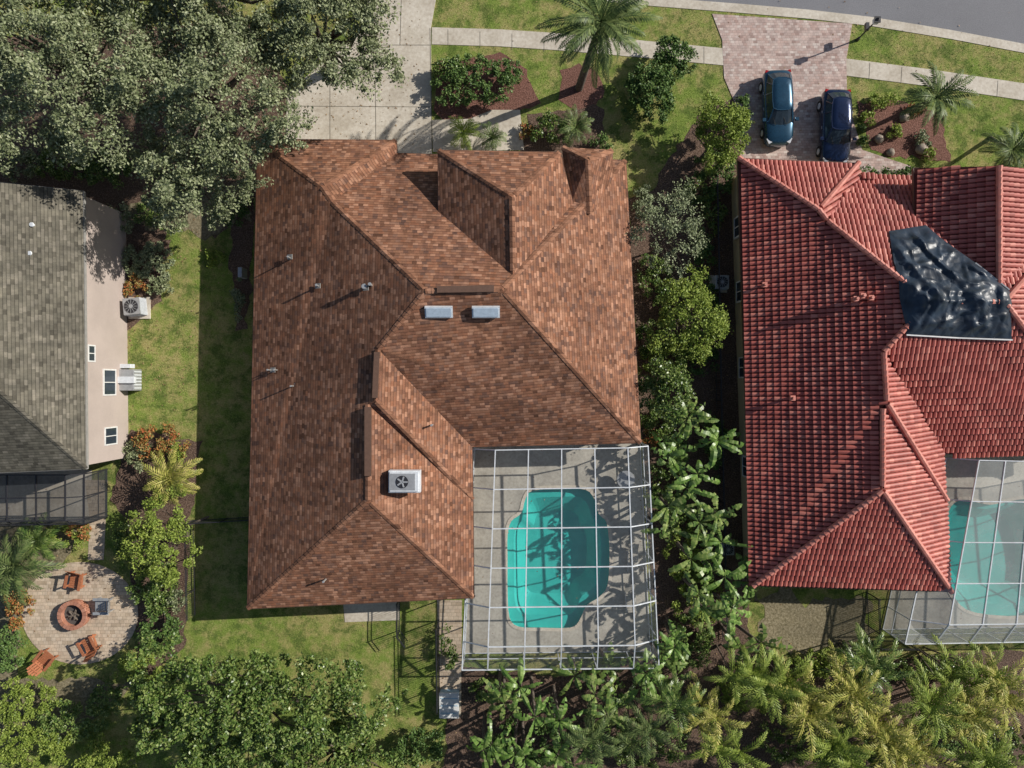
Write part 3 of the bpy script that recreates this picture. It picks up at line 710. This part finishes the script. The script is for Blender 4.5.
# ------------------------------------------------------------ vegetation
def branches(base,top,targets,r0,parent):
    mb=MB(); mb.cyl(base-Vector((0,0,.1)),top,r0,r0*.75,10,0)
    for t in targets:
        t=Vector(t); a=top.lerp(base,random.uniform(0,.25)); mid=a.lerp(t,.5)+Vector((random.gauss(0,.3),random.gauss(0,.3),random.uniform(-.4,.1)))
        mb.cyl(a,mid,r0*.42,r0*.22,7,0,False); mb.cyl(mid,t,r0*.22,r0*.05,6,0,False)
    mb.obj('trunk_and_limbs',['bark'],parent)
def tree(name,px,py,rx,ry,zc,rz,ncl,nlf,ls,mat,cr,base=None,r0=.3,flat=.5):
    c=P(px,py,zc); k=(H-zc)/H/S; rx*=k; ry*=k
    b=P(*(base or ((px-512)*.86+512,(py-384)*.86+384)),0) 
    e=empty(name,b)
    th=rng.uniform(0,2*math.pi,ncl); r=np.sqrt(rng.uniform(0,1,ncl)); p1,p2,p3=rng.uniform(0,6.28,3)
    lob=1+.16*np.sin(3*th+p1)+.12*np.sin(5*th+p2)+.09*np.sin(9*th+p3)
    rr=r*lob
    x=c.x+rx*rr*np.cos(th); y=c.y+ry*rr*np.sin(th)
    hum=np.array([mn.noise(Vector((a*.55,b_*.55,zc))) for a,b_ in zip(x,y)])
    dome=np.sqrt(np.maximum(0,1-np.minimum(1,r)**2)); z=c.z+rz*(dome*rng.uniform(.45,1,ncl)-.35)+rng.normal(0,.15,ncl)+hum*rz*.6
    C=np.stack([x,y,z],1); s=cr*rng.uniform(.4,1.4,ncl); R=np.stack([s*rng.uniform(.6,1.5,ncl),s*rng.uniform(.6,1.5,ncl),s*flat],1)
    Lc=cloud(C,R,nlf); V,Q=leaves(Lc,ls); np_mesh('foliage',V,Q,[mat],e)
    top=Vector((b.x+(c.x-b.x)*.6,b.y+(c.y-b.y)*.6,max(.6,zc-rz*.7)))
    idx=rng.choice(ncl,min(ncl,26),replace=False); branches(b,top,C[idx],r0,e)
tree('oak_tree',70,62,125,95,7.5,3.0,520,85,.085,'oak',.50,base=(110,95),r0=.4)
tree('oak_tree',205,92,95,100,7.5,3.0,470,85,.085,'oak',.48,base=(225,130),r0=.4)
tree('oak_tree',325,32,76,58,7.0,2.5,270,85,.085,'oak',.46,base=(330,70),r0=.3)
tree('oak_tree',190,-30,190,50,8,2.5,330,75,.095,'oak',.6,r0=.4)
tree('oak_tree',195,186,50,40,5.0,1.6,130,80,.085,'oak',.42,base=(215,190),r0=.2)
tree('ligustrum_tree',248,712,130,62,4.2,2.4,540,75,.10,'dkleaf',.40,base=(262,672),r0=.25)
tree('ligustrum_tree',330,770,70,50,3.5,2.0,160,80,.10,'dkleaf',.45,r0=.2)
tree('crape_myrtle',672,232,34,44,3.0,1.3,90,60,.065,'sageleaf',.38,r0=.07)
tree('small_tree',690,318,36,42,2.8,1.5,120,80,.08,'limeleaf',.38,r0=.1)
tree('small_tree',664,388,28,30,2.6,1.4,90,80,.08,'dkleaf',.40,r0=.1)
tree('small_tree',722,132,25,35,2.2,1.2,110,90,.075,'limeleaf',.34,r0=.1)
tree('small_tree',160,538,34,50,1.8,1.2,110,80,.08,'limeleaf',.35,r0=.08)
def shrub(px,py,rx,ry,h,mat,dens=1.0,ls=.075,name='shrub'):
    k=1/S; c=P(px,py,h*.5); rx*=k;ry*=k
    n=int(max(8,rx*ry*22*dens)); th=rng.uniform(0,6.28,n); r=np.sqrt(rng.uniform(0,1,n))*.9; lob=1+.13*np.sin(3*th+px)
    z=h*(.3+.55*np.sqrt(1-r**2)*rng.uniform(.6,1,n))
    C=np.stack([c.x+rx*r*lob*np.cos(th),c.y+ry*r*lob*np.sin(th),z],1); s=rng.uniform(.16,.34,n); R=np.stack([s,s,s*.8],1)
    L=cloud(C,R,int(60)); L[:,2]=np.maximum(L[:,2],.03); V,Q=leaves(L,ls)
    org=np.array([c.x,c.y,0]); ob=np_mesh(name,V-org,Q,[mat]); ob.location=org
for a in [(474,82,48,27,1.5,'hedge'),(452,70,22,16,1.2,'dkleaf'),(508,72,20,14,1.2,'hedge'),(652,88,25,34,2.4,'hedge',2),(674,60,20,24,2.2,'hedge',2),(636,112,14,12,1.2,'hedge'),
  (550,128,20,20,1.3,'dkleaf'),(530,130,10,10,.8,'flower'),(600,140,12,10,.8,'hedge'),
  (740,118,12,26,1.3,'hedge'),(715,170,22,26,1.4,'hedge'),(700,190,18,16,1,'dkleaf'),(644,205,14,20,.8,'sageleaf'),(654,275,18,22,1,'dkleaf'),(705,255,12,20,1.0,'hedge'),(655,340,22,22,1.2,'dkleaf'),(665,360,24,20,1.4,'limeleaf'),(700,355,20,22,1,'hedge'),(712,215,14,26,1.1,'dkleaf'),(708,300,12,26,1.1,'hedge'),(672,300,20,20,1.2,'dkleaf'),
  (660,420,18,16,1.3,'dkleaf'),(650,435,8,14,.6,'flower'),
  (886,176,11,7,.7,'hedge'),(905,173,9,7,.7,'hedge'),(866,173,9,7,.7,'hedge'),(880,102,18,8,.6,'limeleaf'),(868,118,8,8,.5,'limeleaf'),(922,140,10,8,.5,'sageleaf'),(915,110,8,6,.5,'flower'),(895,132,7,6,.4,'limeleaf'),(928,155,8,6,.5,'limeleaf'),(862,135,6,9,.5,'hedge'),
  (150,262,28,22,.8,'sageleaf'),(135,290,14,14,.7,'flower'),(215,258,10,8,.6,'limeleaf'),(238,300,6,26,.6,'sageleaf'),(162,288,14,14,.6,'oak'),
  (150,215,18,14,.8,'dkleaf'),(118,218,16,16,.9,'oak'),(60,165,40,16,1.2,'dkleaf'),(20,165,26,18,1.2,'oak'),(110,170,28,20,1.3,'dkleaf'),(236,212,12,18,.9,'hedge'),
  (160,442,30,18,1.3,'flower'),(138,455,14,14,1.0,'oak'),(180,448,12,14,.9,'limeleaf'),
  (155,585,26,30,1.2,'dkleaf'),(160,630,24,26,1.1,'hedge'),(140,668,30,18,1.0,'limeleaf'),(175,600,12,16,1,'oak'),(125,540,12,20,1,'dkleaf'),
  (20,605,16,24,1.0,'flower'),(8,650,18,26,1.1,'hedge'),(60,540,22,14,1.1,'limeleaf'),(80,530,14,12,.9,'flower'),(20,700,40,24,1.6,'limeleaf'),(70,720,40,22,1.5,'dkleaf'),(30,745,50,24,1.6,'limeleaf'),(110,700,26,16,1.1,'dkleaf'),(110,755,34,20,1.6,'limeleaf'),(8,575,18,20,1,'dkleaf'),
  (448,650,8,22,1.2,'dkleaf'),
  (690,640,26,30,1.2,'dkleaf'),(745,690,30,26,1.4,'limeleaf'),(640,740,60,26,1.4,'dkleaf',.6),(530,745,50,26,1.4,'hedge',.6),(490,690,18,14,.9,'dkleaf'),(820,665,44,14,1.2,'limeleaf'),(930,668,60,14,1.2,'dkleaf'),(800,740,50,26,1.8,'dkleaf',.6),(900,745,60,24,1.8,'hedge',.6),(1000,740,50,30,1.8,'dkleaf',.6),(420,745,30,20,1.4,'hedge'),
  (670,480,22,60,1.2,'dkleaf',.7),(690,560,24,50,1.2,'limeleaf',.7),(716,440,12,40,1.2,'hedge',.8),(1000,170,14,6,.5,'hedge'),(700,600,30,30,1.1,'limeleaf',.6)]:
    shrub(*a)
n=12000; X=rng.uniform(-33,33,n);Y=rng.uniform(-25,25,n); keep=(pip(X,Y,[tuple(P(a,b)[:2]) for a,b in [(-20,0),(420,0),(420,160),(250,260),(180,420),(100,440),(-20,200)]]))|(pip(X,Y,[tuple(P(a,b)[:2]) for a,b in [(630,170),(750,90),(760,640),(1030,640),(1030,790),(430,790),(440,660),(640,660)]]))|(rng.uniform(0,1,n)<.08)
C=np.stack([X,Y,np.full(n,.05)],1)[keep]; V,Q=leaves(C,.055,6); np_mesh('leaf_litter',V,Q,['litter'])

class LB:
    def __init__(s): s.v=[];s.q=[]
    def quad(s,a,b,c,d):
        o=len(s.v); s.v+=[a,b,c,d]; s.q.append((o,o+1,o+2,o+3))
def palm(name,base,crown,z,nf,L,mat,e0=(70,-20),droop=75,ll=.5,r0=.16,steps=16,stems=1,spread=0,wide=.42):
    b=P(*base,0); cc=P(*crown,z); e=empty(name,b); lb=LB(); tb=MB()
    for sidx in range(stems):
        off=Vector((random.gauss(0,spread),random.gauss(0,spread),random.gauss(0,spread*.4) if stems>1 else 0)); c=cc+off; b2=b+Vector((off.x*.25,off.y*.25,0))
        if z>.5:
            pr=b2
            for j in range(1,9):
                p=b2.lerp(c,j/8); tb.cyl(pr,p,r0*(1.15-.04*j),r0*(1.0-.04*j),9,0,False); pr=p
        for i in range(nf):
            az=i*2.399963+random.uniform(-.25,.25); t0=i/nf; pit=math.radians(e0[1]+(e0[0]-e0[1])*(1-t0)+random.uniform(-7,7)); LL=L*random.uniform(.75,1.1)
            p=Vector(c); ds=LL/steps; hd=Vector((math.cos(az),math.sin(az),0)); side=Vector((-math.sin(az),math.cos(az),0)); curl=random.uniform(-.3,.3)
            for j in range(steps):
                t=(j+1)/steps; pp=pit-math.radians(droop)*t**1.5
                d=(hd*math.cos(pp)+Vector((0,0,math.sin(pp)))+side*curl*t).normalized(); q=p+d*ds
                w=.035*(1-t)+.012; lb.quad(p+side*w,q+side*w,q-side*w,p-side*w)
                if t>.12:
                    l=ll*(math.sin(math.pi*min(1,t*.88+.1))**.6)*random.uniform(.8,1.1)
                    for s_ in(-1,1):
                        dd=(side*s_*.7+d*.62+Vector((0,0,-.3+random.uniform(-.15,.1)))).normalized(); wd=d*(ds*wide)
                        m_=q+dd*l*.5; lb.quad(q-wd*.7,m_-wd+Vector((0,0,.015)),q+dd*l,m_+wd)
                p=q
    np_mesh('fronds',np.array([tuple(v) for v in lb.v]),np.array(lb.q),[mat],e)
    if tb.v: tb.obj('trunk',['bark'],e)
palm('date_palm_tree',(579,88),(601,22),8.0,40,3.4,'palm',(72,-35),70,.46,.24,26,wide=.52)
palm('palm_tree',(905,112),(936,98),3.2,24,2.3,'palm',(65,-20),70,.42,.14,18,wide=.5)
palm('palm_shrub',(464,132),(464,132),.9,16,1.3,'limeleaf',(75,5),80,.34,.08,12)
palm('palm_shrub',(492,138),(492,138),.8,14,1.1,'palm',(75,5),80,.34,.08,12)
palm('palm_shrub',(576,128),(576,128),1.0,18,1.4,'palm',(75,5),80,.34,.08,12)
palm('palm_shrub',(172,480),(172,478),1.3,22,2.1,'ypalm',(75,5),85,.42,.1,15)
palm('palm_shrub',(20,560),(16,566),1.8,22,2.6,'palm',(75,0),85,.5,.12)
palm('palm_shrub',(40,548),(40,540),1.4,16,1.9,'dkleaf',(75,0),85,.5,.12)
palm('palm_tree',(990,138),(1012,150),2.8,20,2.0,'palm',(70,-10),75,.44,.12,wide=.5)
for x,y,z,m in [(800,700,3.4,'ypalm'),(850,690,3.8,'ypalm'),(880,725,3.6,'ypalm'),(930,690,3.8,'limeleaf'),(965,715,3.6,'ypalm'),(1005,690,3.6,'ypalm'),(835,745,3.6,'limeleaf'),(905,750,3.5,'ypalm'),(985,755,3.6,'limeleaf'),(780,680,3.0,'limeleaf'),(870,665,3.2,'dkleaf'),(955,672,3.0,'limeleaf')]:
    palm('areca_palm',((x-512)*.92+512,(y-384)*.92+384),(x,y),z,8,2.4,m,(80,15),85,.38,.05,14,4,.5,.42)
for x,y,z,m in [(672,700,3.2,'dkleaf'),(700,720,3.2,'ypalm'),(640,725,3.0,'palm'),(735,665,3.2,'limeleaf'),(600,750,3.2,'palm'),(720,750,3.2,'limeleaf')]:
    palm('areca_palm',((x-512)*.92+512,(y-384)*.92+384),(x,y),z,7,2.1,m,(80,10),85,.36,.05,14,3,.5,.42)
def banana(px,py,z,n,L,w,mat='banana',stems=1,spread=.5):
    cc=P(px,py,z); b=Vector((cc.x*.97,cc.y*.97,0)); e=empty('banana_plant',b); lb=LB(); tb=MB()
    for s in range(stems):
        off=Vector((random.gauss(0,spread),random.gauss(0,spread),random.uniform(-.6,.3))); c=cc+off; bb=b+off*.6; bb.z=0
        tb.cyl(bb,c,.12,.08,8,0,False)
        for i in range(n):
            az=i*2.4+random.uniform(-.5,.5); pit=math.radians(random.uniform(5,65)); LL=L*random.uniform(.5,1.2); st=14; ds=LL/st
            hd=Vector((math.cos(az),math.sin(az),0)); side=Vector((-math.sin(az),math.cos(az),0)); p=Vector(c); dr=math.radians(random.uniform(50,110)); roll=random.uniform(-.5,.5)
            side=(side+Vector((0,0,roll))).normalized()
            wl=0;wr=0; wj=w*random.uniform(.65,1.15)
            for j in range(st):
                t=(j+1)/st; pp=pit-dr*t**1.3; d=hd*math.cos(pp)+Vector((0,0,math.sin(pp))); q=p+d*ds
                ww=wj*(math.sin(math.pi*min(1,max(0,(t-.12)/.9)))**.5 if .12<t<1 else .04)
                up=side.cross(d).normalized()
                nl=ww*random.uniform(.7,1.1)
                for s_,prev in((1,wl),(-1,wr)):
                    if random.random()<.13 and t>.3: continue
                    g=.84
                    a=p+side*s_*prev+up*(-abs(prev)*.35)*(1 if up.z>0 else -1); bq=p+d*ds*g+side*s_*nl+up*(-nl*.35)*(1 if up.z>0 else -1)
                    lb.quad(p,a,bq,p+d*ds*1.0) if s_>0 else lb.quad(p,p+d*ds,bq,a)
                wl=wr=nl; p=q
    np_mesh('leaves',np.array([tuple(v) for v in lb.v]),np.array(lb.q),[mat],e); tb.obj('stems',['bark'],e)
for x,y,z,st in [(688,425,3.0,2),(712,445,3.0,2),(672,455,2.6,2),(700,478,3.2,2),(675,500,2.6,2),(712,512,3.0,2),(688,545,3.0,2),(715,570,2.8,2),(700,600,3.2,2),(728,618,3.0,2),(690,640,2.8,2),(745,650,3.0,2),(735,590,2.6,1),(720,545,3,1),
   (500,712,3.0,2),(530,700,3.2,2),(556,724,3.2,2),(585,700,3.0,2),(612,712,3.0,2),(575,752,3.0,2),(520,752,3.0,2),(640,690,2.8,2),(668,672,2.6,2),(480,745,2.8,2),(600,675,2.4,1)]:
    banana(x,y,z,8,1.75,.22,random.choice(['banana','banana','dkleaf']),st,.5)
tree('background_trees',400,860,160,50,5,2.5,200,90,.13,'dkleaf',.8); tree('background_trees',820,850,200,50,5,2.5,200,90,.13,'dkleaf',.8)

n=220000; X=rng.uniform(-34,34,n);Y=rng.uniform(-26,26,n); keep=np.ones(n,bool)
for poly in HARD: keep&=~pip(X,Y,poly)
for poly in (pool1,pool2): keep&=~pip(X,Y,poly)
X=X[keep];Y=Y[keep];n=len(X); th=rng.uniform(0,6.28,n); h=rng.uniform(.03,.08,n); w=.014
base=np.stack([X,Y,np.zeros(n)],1); sd=np.stack([np.cos(th),np.sin(th),np.zeros(n)],1)*w
ln=np.stack([rng.normal(0,.035,n),rng.normal(0,.035,n),h],1)
V=np.empty((n,3,3));V[:,0]=base-sd;V[:,1]=base+sd;V[:,2]=base+ln
np_mesh('grass',V.reshape(-1,3),np.arange(n*3).reshape(-1,3),['blade'])

# ------------------------------------------------------------ light, world, camera
el=math.radians(31); ax,ay=.937,.35
sv=Vector((math.cos(el)*ax,math.cos(el)*ay,math.sin(el)))
L=bpy.data.lights.new('sun','SUN'); L.energy=5; L.angle=math.radians(.5); L.color=(1,.95,.87)
lo=bpy.data.objects.new('sun',L); lo.rotation_euler=sv.to_track_quat('Z','Y').to_euler(); lo.location=(60,20,60); scene.collection.objects.link(lo)
w=bpy.data.worlds.new('World'); scene.world=w; w.use_nodes=True; nt=w.node_tree
sk=nt.nodes.new('ShaderNodeTexSky'); sk.sky_type='NISHITA'; sk.sun_disc=False; sk.sun_elevation=el; sk.sun_rotation=math.atan2(ax,ay)
nt.links.new(sk.outputs[0],nt.nodes['Background'].inputs[0]); nt.nodes['Background'].inputs[1].default_value=.075
cam=bpy.data.cameras.new('camera'); cam.sensor_width=36; cam.lens=36*H/64; cam.clip_end=3000
co=bpy.data.objects.new('camera',cam); co.location=(0,0,H); co.rotation_euler=(0,0,0); scene.collection.objects.link(co); scene.camera=co
scene.view_settings.view_transform='Standard'; scene.view_settings.look='None'; scene.view_settings.exposure=0
